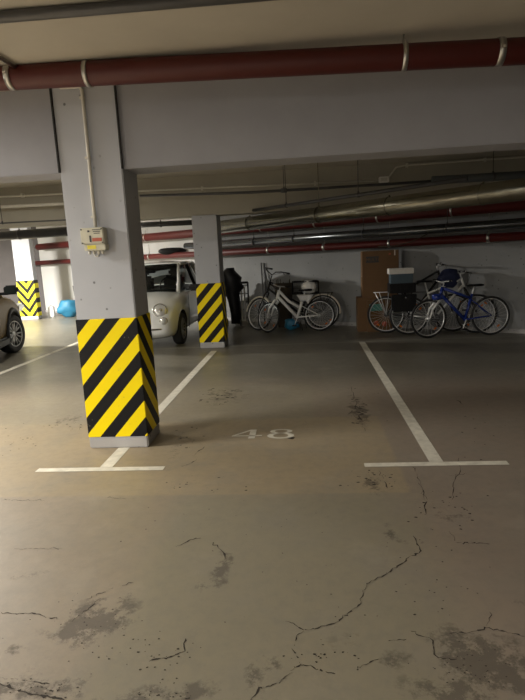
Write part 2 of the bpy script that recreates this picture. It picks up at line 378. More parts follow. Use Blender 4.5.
# stripe phase so the corner stripes fall as in the photo
x0, x1, y0, y1 = -1.895, -1.394, 4.225, 4.59
z0 = .963-1.1*((x1-x0)/2+(y1-y0)/2)
z0 -= .283*.5
m1 = stripes('hazard_stripe_near', z0=z0-.1415+.1415)
pillar('nearest square concrete pillar with junction box and black and yellow striped base', x0, x1, y0, y1, CZ, m1, seam=True)
m2 = stripes('hazard_stripe_mid', z0=.02)
pillar('square grey pillar between the white car and the leaning bicycles, striped base', -1.886, -1.465, 9.06, 9.50, 2.25, m2, ztop=1.12)
m3 = stripes('hazard_stripe_far', vee=True, z0=.05, k=1.25, yc=(.8, .68, .02))
pillar('far pale pillar with chevron striped base behind the bronze car', -8.46, -7.93, 15.1, 15.32, CZ, m3, ztop=1.15)

# ------------------------------------------------------------------ floor markings
def mark(label, boxes, m='line', name='parking_line', cat='floor line'):
    bm = B()
    for x0, x1, y0, y1 in boxes:
        n = max(1, int(max(x1-x0, y1-y0)/.4))
        bm.faces.new([bm.verts.new(p) for p in ((x0, y0, .002), (x1, y0, .002), (x1, y1, .002), (x0, y1, .002))])
    return tag(obj(name, bm, m, fix=False), label, cat)
YT = 3.76
mark('white T-shaped bay line running up to the nearest striped pillar', [(-1.65, -1.55, YT+.03, 8.75), (onz(35, 472).x, onz(165, 467).x, YT-.035, YT+.035)])
mark('white T-shaped bay line right of the painted number', [(.85, .95, YT+.03, 9.10), (onz(364, 464).x, onz(508, 463).x, YT-.035, YT+.035)])
mark('white bay line left of the nearest pillar beside the bronze car', [(-4.68, -4.58, YT+.03, 13.2)])
mark('thin faded line crossing the floor in front of the bicycles', [(-5.4, 3.95, 9.12, 9.18)], 'worn_line')
# painted digits
DX = .0
def digit4():
    bm = B()
    def poly(p): bm.faces.new([bm.verts.new((x, y, .002)) for x, y in p])
    poly([(.122, 0), (.178, 0), (.178, .235), (.122, .235)])                      # upright
    poly([(-.03, .062), (.235, .062), (.235, .082), (-.03, .082)])
    poly([(-.03, .082), (.004, .082), (.122, .198), (.122, .235)])
    return bm
def digit8():
    bm = B()
    def ring(cx, cy, ro, so, ri, si):
        n = 32
        A = [bm.verts.new((cx+ro*math.cos(2*PI*k/n), cy+so*math.sin(2*PI*k/n), .002)) for k in range(n)]
        D = [bm.verts.new((cx+ri*math.cos(2*PI*k/n), cy+si*math.sin(2*PI*k/n), .002)) for k in range(n)]
        for k in range(n): bm.faces.new((A[k], A[(k+1) % n], D[(k+1) % n], D[k]))
    ring(.11, .072, .118, .074, .066, .052); ring(.11, .186, .100, .056, .056, .038)
    return bm
p4 = onz(233, 439); o = tag(obj('painted_digit', digit4(), 'line', fix=False), 'white painted numeral four'+' on the floor, left of the eight' if 1 else ' on the floor', 'number'); o.location = (p4.x+.01, p4.y-.0, 0)
p8 = onz(267.5, 439); o = tag(obj('painted_digit', digit8(), 'line', fix=False), 'white painted numeral eight on the floor, right of the four', 'number'); o.location = (p8.x, p8.y+.005, 0)
for o in C.objects:
    if o.name.startswith(('painted_digit', 'parking_line')):
        for p in o.data.polygons:
            if p.normal.z < 0: p.flip()

# ------------------------------------------------------------------ pipes
def clamp_on(parent, p, d, r, rod_to, m='steel', wd=.03):
    """collar around a pipe at p (dir d), with a hanger rod going up to rod_to"""
    d = d.normalized(); bm = B()
    tube(bm, [p-d*wd/2, p+d*wd/2], r+.007, 20)
    q = obj('pipe_clamp', bm, m, parent)
    bm = B(); tube(bm, [p+V(0, 0, r-.0), V(p.x, p.y, rod_to)], .006, 6)
    tube(bm, [p+V(0, 0, r+.002), p+V(0, 0, r+.022)], .013, 6)
    obj('hanger_rod', bm, m, q)
def pipe(name, label, pts, r, m, clamps=(), rod=CZ, cm='steel', wd=.03, seg=20, rings=None, cat='pipe', group=None):
    pts = [Vector(p) for p in pts]
    t = thing(name, label, cat, (0, 0, 0), group=group)
    t.location = pts[0]; off = -pts[0]
    bm = B(); tube(bm, [p+off for p in pts], r, seg); obj('pipe_run', bm, m, t)
    for k in clamps:
        a, b = pts[0], pts[-1]; p = a.lerp(b, k); clamp_on(t, p+off, b-a, r, rod-pts[0].z, cm, wd)
    return t
YP = 3.78; rP = .079
def py(px, pyc):
    return ony(px, pyc, YP)
a, b = py(0, 78), py(525, 51); d = (b-a)
A, E = a-d*1.6, b+d*1.6; tot = (E-A).length
ks = [(py(x, y)-A).length/tot for x, y in ((88, 71), (404, 56))]
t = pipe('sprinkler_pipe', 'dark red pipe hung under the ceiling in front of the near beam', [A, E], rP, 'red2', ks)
for x, y in ((12, 77), (499, 52)):    # wide bright bands
    p = py(x, y)-A; dd = d.normalized(); bm = B(); tube(bm, [p-dd*.02, p+dd*.02], rP+.006, 24); q = obj('coupling_band', bm, 'steel', t)
    bm = B(); box(bm, p+V(0, -rP-.012, .0), (.022, .022, .016)); obj('bolt', bm, 'chrome', q)
# narrow steel tray above the camera's lane
a, b = onz(0, 17, CZ-.03), onz(200, 0, CZ-.03); d = b-a
pipe('ceiling_conduit', 'grey steel conduit fixed across the ceiling nearest the viewer', [a-d*3, b+d*5], .03, 'dpipe', cat='conduit')
a = onz(0, 58, CZ-.02); b = onz(17, 68, CZ-.02)
pipe('ceiling_conduit', 'short thin pipe on the ceiling above the bright band of the red pipe', [a+(a-b)*3, b+(b-a)*.5], .014, 'steel', cat='conduit')

# pipes along the oblique back wall
def wp(px, pyy, off): return onpl(px, pyy, (WP-WN*off), WN)
def wallpipe(name, label, p0, p1, off, r, m, ext0, ext1, clamps=(), rod=CZ, **k):
    a, b = wp(*p0, off), wp(*p1, off); z = (a.z+b.z)/2
    a.z = b.z = z if 'level' in k and k.pop('level') else z; d = (b-a)
    return pipe(name, label, [a-d.normalized()*ext0, b+d.normalized()*ext1], r, m, clamps, rod, **k)
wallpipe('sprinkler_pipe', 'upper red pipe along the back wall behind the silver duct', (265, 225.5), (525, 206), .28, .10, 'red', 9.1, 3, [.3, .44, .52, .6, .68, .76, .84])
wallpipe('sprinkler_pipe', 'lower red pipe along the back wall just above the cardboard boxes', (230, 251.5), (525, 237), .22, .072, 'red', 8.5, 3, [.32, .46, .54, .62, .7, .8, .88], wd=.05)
wallpipe('insulated_pipe', 'shiny foil-wrapped pipe along the back wall between two red pipes', (250, 242), (525, 222.5), .45, .078, 'gloss', 2.0, 3, [.2, .3, .45, .6, .75], cm='dpipe')
# silver duct, more oblique
D0, D1 = V(-1.35, 9.95, 2.10), V(2.45, 5.95, 2.11); dd = (D1-D0).normalized()
p0 = onpl(240, 225, (-1.3, 9.9), (1, .95)); p1 = onpl(525, 188.5, (-1.3, 9.9), (1, .95))
z = (p0.z+p1.z)/2; p0.z = p1.z = z; dd = (p1-p0).normalized()
du = pipe('ventilation_duct', 'thick dull silver foil duct crossing under the ceiling to the right', [p0-dd*.6, p1+dd*1.8], .116, 'duct', (), cat='duct', seg=28)
for k in (.9, 2.6, 3.9, 5.2):
    p = dd*k; clamp_on(du, p, dd, .117, CZ-p0.z if k == 2.6 else .121, 'duct', .012)
# small pipes between beams
def ceilpipe(name, label, pts, z, r, m, ext=0, **k):
    P = [onz(x, y, z) for x, y in pts]; 
    if ext:
        d = (P[-1]-P[0]).normalized(); P[0] = P[0]-d*ext; P[-1] = P[-1]+d*ext
    return pipe(name, label, P, r, m, **k)
cz = 8.98
def faceP(x, y): return ony(x, y, cz)
P = [faceP(-60, 200.5), faceP(0, 197), faceP(62, 194), faceP(140, 191), faceP(250, 186.2), faceP(378, 180.5)]
t = pipe('cable_conduit', 'thin cream conduit clipped along the far beam behind the nearest pillar', [(p.x, cz, P[3].z*.5+P[4].z*.5 if 0 else p.z) for p in P], .014, 'conduit', cat='conduit')
for x, y in ((22, 195.5), (202, 188.3), (315, 183.3)):
    bm = B(); p = faceP(x, y)-t.location; box(bm, p+V(0, .02, 0), (.03, .08, .06)); obj('pipe_clip', bm, 'conduit', t)
jb = thing('junction_box', 'small junction box on the cream conduit above the silver duct', 'junction box', faceP(384, 179.5))
bm = B(); box(bm, (0, .02, 0), (.16, .08, .09), bev=.01); obj('housing', bm, 'whitebox', jb)
bm = B(); box(bm, (0, -.022, 0), (.10, .008, .05)); obj('lid', bm, 'conduit', jb)
P = [faceP(388, 178), faceP(396, 167.5), faceP(404, 165.5), faceP(460, 161.3), faceP(525, 157), faceP(560, 155)]
t = pipe('cable_conduit', 'thin cream conduit rising with a bend from the small junction box', P, .014, 'conduit', cat='conduit')
for x, y in ((407, 165.3), (485, 159.7)):
    bm = B(); p = faceP(x, y)-t.location; box(bm, p+V(0, .02, 0), (.03, .08, .06)); obj('pipe_clip', bm, 'conduit', t)
def atY(Y, *q): return [ony(x, y, Y) for x, y in q]
t = pipe('water_pipe', 'thin dark pipe with a bracket running below the cream conduit', atY(8.75, (140, 196), (250, 192.5), (390, 184), (432, 181)), .022, 'dpipe', [], seg=12)
p = ony(284, 190.5, 8.75)-t.location
clamp_on(t, p, V(1, 0, 0), .03, CZ-t.location.z, 'dpipe', .09)
pipe('insulated_pipe', 'grey insulated pipe above the silver duct at the right', atY(8.6, (432, 180.5), (525, 175), (640, 168)), .062, 'insul', [.3], cm='dpipe')
q0 = onpl(250, 211, (-1.3, 9.6), (1, .95)); q1 = onpl(428, 184.5, (-1.3, 9.6), (1, .95))
t = pipe('water_pipe', 'black pipe slanting just above the silver duct', [q0-(q1-q0).normalized()*.2, q1+(q1-q0).normalized()*.5], .026, 'dpipe', [.27, .62], cm='dpipe', seg=12)
t = pipe('cable_conduit', 'second white pipe left of the nearest pillar on the far beam', atY(8.85, (-40, 209), (0, 207), (64, 203.8), (130, 200.8)), .024, 'conduit', cat='conduit')
t = pipe('water_pipe', 'thick dark pipe seen left of the nearest pillar under the far beam', atY(9.75, (-60, 239), (0, 236), (66, 231.5), (120, 229)), .085, 'dpipe', [.45, .75], cm='dpipe')
pipe('water_pipe', 'thin dark wire pipe with hanger left of the nearest pillar', atY(8.8, (-40, 225), (0, 223.3), (66, 220), (120, 218)), .012, 'dpipe', [.27], cm='dpipe', seg=8)
pipe('water_pipe', 'dark pipe behind the pillars just under the far beam', atY(10.4, (125, 226), (160, 224), (215, 221.5)), .05, 'dpipe', [.4], cm='dpipe')
# loose cable on lower red pipe
P = [wp(x, y, .33) for x, y in ((378, 246.5), (395, 246), (410, 242), (420, 238), (428, 233.5), (440, 232))]
tag(obj('loose_cable', (lambda b: (tube(b, P, .008, 8), b)[1])(B()), 'brown'), 'brown cable drooping along the red pipes above the boxes', 'cable')

# conduit and box on the nearest pillar
yf = 4.225
P = [ony(60, 87.5, yf-.02), ony(79, 86.5, yf-.02), ony(82, 90, yf-.02), ony(88, 150, yf-.02), ony(95.5, 227, yf-.02)]
t = pipe('cable_conduit', 'grey conduit running down the nearest pillar to the junction box', P, .014, 'conduit', cat='conduit', seg=10)
for x, y in ((82.2, 98), (87.5, 158), (93.5, 217)):
    bm = B(); box(bm, ony(x, y, yf-.018)-t.location, (.032, .03, .018)); obj('pipe_clip', bm, 'conduit', t)
c = ony(97.3, 239, yf)
jb = thing('junction_box', 'cream electrical junction box on the nearest pillar', 'junction box', (c.x, yf, c.z))
bm = B(); box(bm, (-.006, -.045, .022), (.185, .09, .125), bev=.006); obj('housing', bm, 'boxpl', jb)
bm = B(); box(bm, (.004, -.04, -.066), (.175, .08, .05), bev=.006); lo = obj('lower_cover', bm, 'boxpl', jb)
bm = B(); box(bm, (-.02, -.081, -.064), (.07, .003, .028)); obj('label_plate', bm, 'yel', jb)['label'] = 'yellow label'
bm = B(); box(bm, (.033, -.092, -.008), (.075, .004, .026)); obj('label_plate', bm, 'redl', jb)['label'] = 'red label'
for c_, s_ in [((.035, -.0915, .068-.014*i), (.07-.012*i, .003, .005)) for i in range(3)]+[((-.02, -.0915, .0), (.014, .003, .05)), ((-.03, -.0915, .058), (.016, .003, .014))]:
    bm = B(); box(bm, c_, s_); obj('printed_mark', bm, 'dk', jb)
for x, z in ((-.088, .073), (.075, .073), (-.088, -.032), (.075, -.032)):
    bm = B(); box(bm, (x, -.0915, z), (.01, .004, .01)); obj('screw', bm, 'dk', jb)
for x in (-.055, -.02, .02, .05):
    bm = B(); lathe(bm, [(0, 0), (.012, 0), (.012, -.02), (.007, -.03), (0, -.03)], 10, Matrix.Translation((x, -.045, -.09))); obj('cable_gland', bm, 'conduit', jb)
bm = B(); tube(bm, [(-.02, -.045, -.115), (-.012, -.045, -.135), (.005, -.045, -.138), (.02, -.045, -.115)], .006, 8); obj('cable_loop', bm, 'conduit', jb)

# ------------------------------------------------------------------ lamps
def lamp(label, loc, L, rz, power, tilt=0, col=(1, .955, .88)):
    t = thing('batten_lamp', label, 'lamp', loc, rz)
    bm = B(); box(bm, (0, 0, .0), (L, .10, .05), bev=.008); obj('housing', bm, 'lampb', t)
    bm = B(); tube(bm, [(-L/2+.03, 0, -.04), (L/2-.03, 0, -.04)], .016, 10); obj('lamp_tube', bm, 'tube', t)
    ld = bpy.data.lights.new('lamp_light', 'AREA'); ld.shape = 'RECTANGLE'; ld.size = L; ld.size_y = .12; ld.energy = power; ld.color = col
    o = bpy.data.objects.new('lamp_light', ld); C.objects.link(o); o.parent = t; o.location = (0, 0, -.07)
lamp('long ceiling lamp left of the nearest pillar in front of the beam', (-5.0, 3.35, CZ-.025), .9, R(90), 200)
lamp('ceiling lamp above the bronze car between the beams', (-4.7, 6.2, CZ-.025), .9, R(90), 55)
lamp('far ceiling lamp beyond the second beam near the back wall', (-9.6, 11.2, CZ-.025), 1.2, 0, 1200)
lamp('ceiling lamp above the lane behind the viewer', (-.9, -4.4, CZ-.025), 1.5, 0, 190)
lamp('ceiling lamp far to the left behind the viewer', (-6.0, -1.6, CZ-.025), 1.5, 0, 390)

# ------------------------------------------------------------------ bicycles
def ringpts(c, r, n=36, a0=0, a1=2*PI, ax='y'):
    return [Vector(c)+V(r*math.cos(a0+(a1-a0)*k/n), 0, r*math.sin(a0+(a1-a0)*k/n)) for k in range(n+(0 if a1-a0 > 6.28 else 1))]
def wheel(parent, c, r, rim='silver', tyre=.022, M=None, spokes=24, refl=2, name='wheel'):
    w = bpy.data.objects.new(name, None)
    bm = B(); tube(bm, ringpts((0, 0, 0), r-tyre*1.9), .011, 6, closed=True)
    o = obj(name, bm, rim, parent)
    bm = B(); tube(bm, ringpts((0, 0, 0), r-tyre, 40), tyre, 8, closed=True); obj('tyre', bm, 'rubber', o)
    bm = B()
    for k in range(spokes):
        a = 2*PI*k/spokes; s = .03 if k % 2 else -.03
        tube(bm, [(.02*math.cos(a+.9), s, .02*math.sin(a+.9)), ((r-tyre*2)*math.cos(a), 0, (r-tyre*2)*math.sin(a))], .0016, 4, cap=False)
    obj('spokes', bm, 'silver', o)
    bm = B(); tube(bm, [(0, -.05, 0), (0, -.035, 0), (0, -.03, 0), (0, .03, 0), (0, .035, 0), (0, .05, 0)], [.008, .008, .026, .026, .008, .008], 10); obj('hub', bm, 'silver', o)
    for k in range(refl):
        a = .9+PI*k; bm = B(); box(bm, (0, 0, 0), (.055, .010, .024), Matrix.Rotation(PI/2-a, 4, 'Y'), .003)
        q = obj('wheel_reflector', bm, 'orange', o); q.location = (r*.68*math.cos(a), -.02, r*.68*math.sin(a)); q['label'] = 'orange reflector'
    o.location = c
    if M is not None: o.matrix_local = M @ Matrix.Translation(c)
    return o
def bike(name, label, loc, yaw, lean=0, wb=1.07, r=.34, paint='bluep', steer=0, stepthru=False, fork='silver', fender=None, rack=None, drop=0, hb='flat', saddle=.95, head=.86, rim='silver', seatdx=-.02, bb=.29, tubes=(.020, .019), thick=1.0):
    """rear axle at x=0, front axle at x=wb, facing +x"""
    t = thing(name, label, 'bicycle', loc, yaw, rx=lean)
    bbp = V(.44, 0, bb); seat = V(.44-.11+seatdx, 0, saddle-.18); rear = V(0, 0, r)
    hx = wb-.24; headb = V(hx+.03, 0, head-.16); headt = V(hx-.02, 0, head)
    q = .021*thick
    bm = B()
    tube(bm, [headb, headt], q*1.05, 10)
    tube(bm, [headb.lerp(headt, .25), bbp], q*1.05, 10)
    if stepthru:
        tube(bm, [headt-V(0, 0, .02), headt.lerp(bbp, .45)+V(-.02, 0, .03), V(.40, 0, bb+.20)], q*.9, 10)
    else: tube(bm, [headt-V(0, 0, .02), seat-V(-.02, 0, .07)], q*.9, 10)
    tube(bm, [bbp, seat], q*.85, 10)
    for s in (-1, 1):
        tube(bm, [bbp+V(0, s*.03, 0), rear+V(.02, s*.055, 0)], .011, 6)
        tube(bm, [bbp.lerp(seat, .8 if not stepthru else .6), rear+V(0, s*.055, 0)], .009, 6)
    tube(bm, [bbp-V(0, .038, 0), bbp+V(0, .038, 0)], .024, 10)
    obj('frame', bm, paint, t)
    bm = B(); tube(bm, [seat, seat+(seat-bbp).normalized()*.13], .0135, 8); obj('seat_post', bm, 'silver', t)
    # saddle
    sp = seat+(seat-bbp).normalized()*.13; bm = B()
    prof = [(-.14, .075, .03), (-.10, .085, .04), (0, .055, .035), (.08, .025, .03), (.13, .015, .02)]
    rings = []
    for x, w, h in prof:
        rings.append([bm.verts.new(sp+V(x, w*math.cos(k*PI/4), .02+h*.6*math.sin(k*PI/4))) for k in range(8)])
    for A_, B_ in zip(rings, rings[1:]):
        for k in range(8): bm.faces.new((A_[k], A_[(k+1) % 8], B_[(k+1) % 8], B_[k])).smooth = True
    bm.faces.new(rings[0][::-1]); bm.faces.new(rings[-1]); obj('saddle', bm, 'black', t)
    # steering assembly
    ax = (headt-headb).normalized(); Ms = Matrix.Translation(headb) @ Matrix.Rotation(steer, 4, ax) @ Matrix.Translation(-headb)
    fa = V(wb, 0, r)
    def st(bm): bmesh.ops.transform(bm, matrix=Ms, verts=bm.verts)
    bm = B(); crown = headb-ax*.03
    tube(bm, [crown, headb], .017, 8)
    for s in (-1, 1): tube(bm, [crown, crown+V(.008, s*.05, -.02), V(wb-.05, s*.055, r+.16), fa+V(0, s*.052, 0)], [.016, .018*thick, .014*thick, .008], 8)
    st(bm); obj('fork', bm, fork, t)
    bm = B(); stem = headt+ax*.07
    hw = .30
    if hb == 'flat':
        tube(bm, [headt, stem, stem+V(.07, 0, .02)], .013, 8)
        tube(bm, [stem+V(.03, -hw, .05), stem+V(.06, -.1, .03), stem+V(.07, 0, .02), stem+V(.06, .1, .03), stem+V(.03, hw, .05)], .011, 8)
        ends = [(stem+V(.03, s*hw, .05), stem+V(.04, s*(hw-.13), .045)) for s in (-1, 1)]
    else:
        stem = headt+ax*.16
        tube(bm, [headt, stem], .012, 8)
        tube(bm, [stem+V(-.20, -.27, .06), stem+V(-.05, -.26, .10), stem+V(.03, -.15, .09), stem, stem+V(.03, .15, .09), stem+V(-.05, .26, .10), stem+V(-.20, .27, .06)], .011, 8)
        ends = [(stem+V(-.24, s*.272, .05), stem+V(-.10, s*.263, .085)) for s in (-1, 1)]
    st(bm); hbo = obj('handlebar', bm, 'silver' if hb == 'flat' else 'blackp', t)
    for a_, b_ in ends:
        bm = B(); tube(bm, [a_, b_], .017, 8); tube(bm, [b_+V(.02, 0, -.01), (a_+b_)/2+V(.06, 0, -.03)], .006, 6); st(bm); obj('grip', bm, 'black', hbo)
    # brake and gear cables
    bm = B()
    for s in (-1, 1): tube(bm, [ends[0 if s < 0 else 1][1], stem+V(.17, s*.10, .02), stem+V(.14, s*.03, -.10), headb+V(.03, 0, .02)], .003, 5)
    st(bm); obj('brake_cables', bm, 'black', t)
    wheel(t, fa, r, rim, M=Ms, name='wheel'); wheel(t, rear, r, rim)
    # drivetrain
    bm = B(); tube(bm, [bbp-V(0, .045, 0), bbp-V(0, .052, 0)], .085, 24)
    tube(bm, [rear-V(0, .045, 0), rear-V(0, .06, 0)], .04, 16); cr = obj('chainring', bm, 'dpipe', t)
    bm = B(); tube(bm, [bbp+V(0, -.05, .085), rear+V(0, -.05, .038)], .005, 5); tube(bm, [bbp+V(0, -.05, -.085), rear+V(0, -.05, -.038)], .005, 5); obj('chain', bm, 'steel', t)
    for s in (-1, 1):
        e = bbp+V(s*.06, s*.075, -s*.155)
        bm = B(); tube(bm, [bbp+V(0, s*.07, 0), e], .010, 6); c_ = obj('crank', bm, 'silver', t)
        bm = B(); box(bm, e+V(0, s*.055, 0), (.09, .09, .022), bev=.004); obj('pedal', bm, 'black', c_)
    if fender:
        for cc, MM, a0, a1 in ((rear, None, R(15), R(165)), (fa, Ms, R(40), R(185))):
            bm = B(); rr = r+.022
            if cc is rear: a0, a1 = R(-5+0), R(150)
            a0, a1 = (R(30), R(190)) if cc is rear else (R(10), R(150))
            n = 24; L_ = []
            for k in range(n+1):
                a = a0+(a1-a0)*k/n
                L_.append([bm.verts.new(cc+V((rr+dz)*math.cos(a), yy, (rr+dz)*math.sin(a))) for yy, dz in ((-.042, -.03), (-.036, 0), (.036, 0), (.042, -.03))])
            for A_, B_ in zip(L_, L_[1:]):
                for k in range(3): bm.faces.new((A_[k], A_[k+1], B_[k+1], B_[k])).smooth = True
            if MM is not None: bmesh.ops.transform(bm, matrix=MM, verts=bm.verts)
            o = obj('fender', bm, fender, t); md = o.modifiers.new('s', 'SOLIDIFY'); md.thickness = .003
    if rack:
        bm = B(); z = 2*r+(.035 if fender else .07)
        for s in (-1, 1):
            tube(bm, [(-.22, s*.06, z), (.20, s*.06, z), tuple(seat-V(0, 0, .04))], .006, 6)
            tube(bm, [(-.12, s*.06, z), (0, s*.058, r)], .006, 6); tube(bm, [(.05, s*.06, z), (0, s*.058, r)], .006, 6); tube(bm, [(-.2, s*.06, z), (0, s*.058, r)], .006, 6)
        for x in (-.22, -.08, .06, .2): tube(bm, [(x, -.06, z), (x, .06, z)], .005, 6)
        obj('luggage_rack', bm, rack, t)
    bm = B(); tube(bm, [bbp+V(-.05, -.05, 0), bbp+V(-.09, -.14, -bb+.01)], .008, 6); obj('kickstand', bm, 'dpipe', t)
    return t

# blue bike: front wheel at left, facing left  -> yaw 180
pr, pf = onz(490, 335), onz(429, 338)
def place(pr, pf): return (pr.x, pr.y, 0), math.atan2(pf.y-pr.y, pf.x-pr.x), (Vector((pf.x, pf.y))-Vector((pr.x, pr.y))).length
def gp(px, Y):     # floor point seen in column px at depth Y
    q = ony(px, 300, Y); return V(q.x, Y, 0)
l, y, w = place(gp(491.5, 9.36), gp(428.5, 9.28))
blue = bike('bicycle', 'blue mountain bicycle with silver fork in front, facing left', l, y, R(4), w, .335, 'bluep', R(12), fork='white', saddle=.90, head=.86, thick=1.35)
l, y, w = place(gp(409, 9.72), gp(477, 9.62))
whb = bike('bicycle', 'silver-white framed bicycle behind the blue one, facing right', l, y, R(-3), w, .345, 'white', 0, fork='blackp', saddle=.98, head=.98, fender=None, rack='blackp')
l, y, w = place(gp(386, 10.02), gp(453, 9.92))
cty = bike('bicycle', 'dark city bicycle with luggage rack in front of the cardboard boxes', l, y, R(-3), w, .345, 'blackp', 0, fork='blackp', rack='silver', saddle=1.02, head=1.12)
# left pair: front wheel at left
l, y, w = place(gp(319, 10.60), gp(266.5, 10.62))
lw = bike('bicycle', 'white step-through bicycle in front of the left pair, wheel turned', l, y, R(3), w, .315, 'white', R(-42), stepthru=True, fork='white', saddle=.86, head=.84, thick=1.5)
l, y, w = place(gp(322.5, 10.98), gp(258, 11.0))
lb = bike('bicycle', 'dark bicycle with cream mudguards behind the white step-through bicycle', l, y, R(3), w, .345, 'blackp', R(-38), stepthru=True, fork='blackp', fender='cream', rack='blackp', saddle=.92, head=.98, hb='up')

# ------------------------------------------------------------------ soft / boxed things
def blob(name, label, cat, loc, size, m, seed=0, amp=.12, parent=None, seg=3, top=None):
    bm = B(); bmesh.ops.create_icosphere(bm, subdivisions=seg, radius=1); rnd = random.Random(seed)
    ph = [rnd.uniform(0, 6) for _ in range(6)]
    for v in bm.verts:
        n = v.co.copy(); a = 1+amp*(math.sin(3*n.x+ph[0])*math.cos(4*n.z+ph[1])+.6*math.sin(7*n.z+ph[2]+2*n.y)+.4*math.sin(11*n.x+ph[3]+5*n.z))
        sx = abs(n.x)**.75*math.copysign(1, n.x); sz = abs(n.z)**.75*math.copysign(1, n.z)
        v.co = Vector((sx*size[0]/2*a, n.y*size[1]/2*a, sz*size[2]/2*a))
    for f in bm.faces: f.smooth = True
    o = obj(name, bm, m, parent); o.location = loc
    if label: tag(o, label, cat)
    return o
def carton(label, x0, x1, z0, z1, Y, d, m='card', name='cardboard_box', cat='box', rz=0, tape=True):
    a, b = ony(x0, 300, Y), ony(x1, 300, Y)
    cx = (a.x+b.x)/2; w = b.x-a.x; t = thing(name, label, cat, (cx, Y+d/2, z0), rz)
    bm = B(); box(bm, (0, 0, (z1-z0)/2), (w, d, z1-z0), bev=.006); obj('carton', bm, m, t)
    if tape:
        bm = B(); box(bm, (0, 0, z1-z0+.001), (w+.002, .05, .002)); box(bm, (w/2+.001, 0, z1-z0-.05), (.002, .05, .1)); obj('packing_tape', bm, 'tape', t)
        bm = B(); box(bm, (0, -.001, z1-z0), (w, .004, .003)); obj('flap_seam', bm, 'dk', t)
    return t, w
YB = 10.32
def zof(px, py_, Y): return ony(px, py_, Y).z
zt, zm, zl = 1.52, zof(380, 276, YB), zof(372, 297, YB)
bl, _ = carton('large brown cardboard box at the bottom of the tall stack', 357.5, 392, 0, zl, YB-.04, .33, 'card2', tape=False)
mt, _ = carton('brown cardboard box in the middle of the tall stack', 362.5, 398.5, zl, zm, YB, .28)
tp, wt = carton('brown cardboard box on top of the tall stack under the pipe', 362.8, 399, zm, zt, YB, .28, 'card')
bm = B(); h_ = zt-zm; box(bm, (-.15, -.001, h_-.16), (.24, .004, .115)); obj('label_patch', bm, 'dk', tp)
cu = bpy.data.curves.new('lettering', 'FONT'); cu.body = 'MULTI'; cu.size = .085; cu.align_x = 'CENTER'; cu.extrude = .001
to = bpy.data.objects.new('lettering', cu); C.objects.link(to); dg = bpy.context.evaluated_depsgraph_get()
me = bpy.data.meshes.new_from_object(to.evaluated_get(dg)); bpy.data.objects.remove(to)
lt = bpy.data.objects.new('lettering', me); C.objects.link(lt); me.materials.clear(); me.materials.append(M_['card']); lt.parent = tp; lt.rotation_euler = (PI/2, 0, 0); lt.location = (-.15, -.145, h_-.19)
for o in tp.children:
    if o.name.startswith('label_patch'): o.location.y = -.141
bm = B(); box(bm, (.265, -.142, h_-.05), (.022, .004, .10)); box(bm, (.285, -.0, h_+.001), (.02, .26, .002)); obj('tape_end', bm, 'tape', tp)
bm = B(); box(bm, (.175, -.142, h_-.07), (.04, .004, .03)); obj('sticker', bm, 'redl', tp)
sm, ws = carton('low cardboard box with a teal label behind the city bicycle wheel', 367, 391, 0, .60, 10.18, .09, 'card2', tape=False)
bm = B(); box(bm, (-.06, -.047, .47), (.24, .004, .13)); obj('label_patch', bm, 'teal', sm)['label'] = 'teal label'
bm = B(); lathe(bm, [(0, 0), (.05, 0), (.05, .004), (0, .004)], 16, Matrix.Translation((-.05, -.046, .17)) @ Matrix.Rotation(PI/2, 4, 'X')); lathe(bm, [(0, 0), (.05, 0), (.05, .004), (0, .004)], 16, Matrix.Translation((.1, -.046, .15)) @ Matrix.Rotation(PI/2, 4, 'X')); obj('sticker', bm, 'redl', sm)
# cargo on the rack of the white bicycle (rack z ~ .76)
rz_ = .765; YR = 9.62
ca, wc = carton('black plastic crate on the bicycle rack under the small boxes', 390, 416, rz_, zof(400, 283.5, YR), YR, .3, 'black', 'plastic_crate', 'crate', tape=False)
bm = B()
for k in range(6): box(bm, (-wc/2+.04+k*(wc-.08)/5, -.152, (zof(400, 283.5, YR)-rz_)/2), (.018, .008, (zof(400, 283.5, YR)-rz_)*.7))
obj('crate_rib', bm, 'black', ca)
z1_ = zof(400, 283.5, YR); z2_ = zof(400, 274, YR); z3_ = zof(400, 268.5, YR)
carton('slate blue box under the white box above the bicycles', 391, 413, z1_, z2_, YR+.02, .24, 'greyblue', 'storage_box', 'box', tape=False)
carton('flat white box topmost of the pile above the bicycles', 389.5, 414, z2_, z3_, YR, .26, 'whitebox', 'storage_box', 'box', tape=False)
# panniers
pn = thing('pannier_bag', 'black pannier bag hanging on the bicycle rack under the crate', 'bag', (ony(404, 300, 9.56).x, 9.60, .40))
bm = B(); box(bm, (0, -.0, .19), (.42, .13, .30), bev=.03); obj('bag_body', bm, 'black', pn)
bm = B(); box(bm, (0, -.07, .29), (.43, .02, .12), bev=.008); obj('flap', bm, 'black', pn)
bm = B(); lathe(bm, [(0, 0), (.016, 0), (.016, .01), (0, .012)], 12, Matrix.Translation((.02, -.085, .29)) @ Matrix.Rotation(PI/2, 4, 'X')); obj('reflector', bm, 'chrome', pn)
# bags on handlebars
blob('handlebar_bag', 'dark navy bag hanging at the handlebar of the bicycles on the right', 'bag', onpl(449, 278, (0, 9.75), (0, 1)), (.36, .2, .30), 'navy', 3)
blob('headset', 'shiny blue headset part of the blue bicycle', 'headset', onpl(437, 297, (0, 9.2), (0, 1)), (.17, .13, .12), 'bluep', 5, .05)  # headset part of the blue frame, modelled as a separate lump

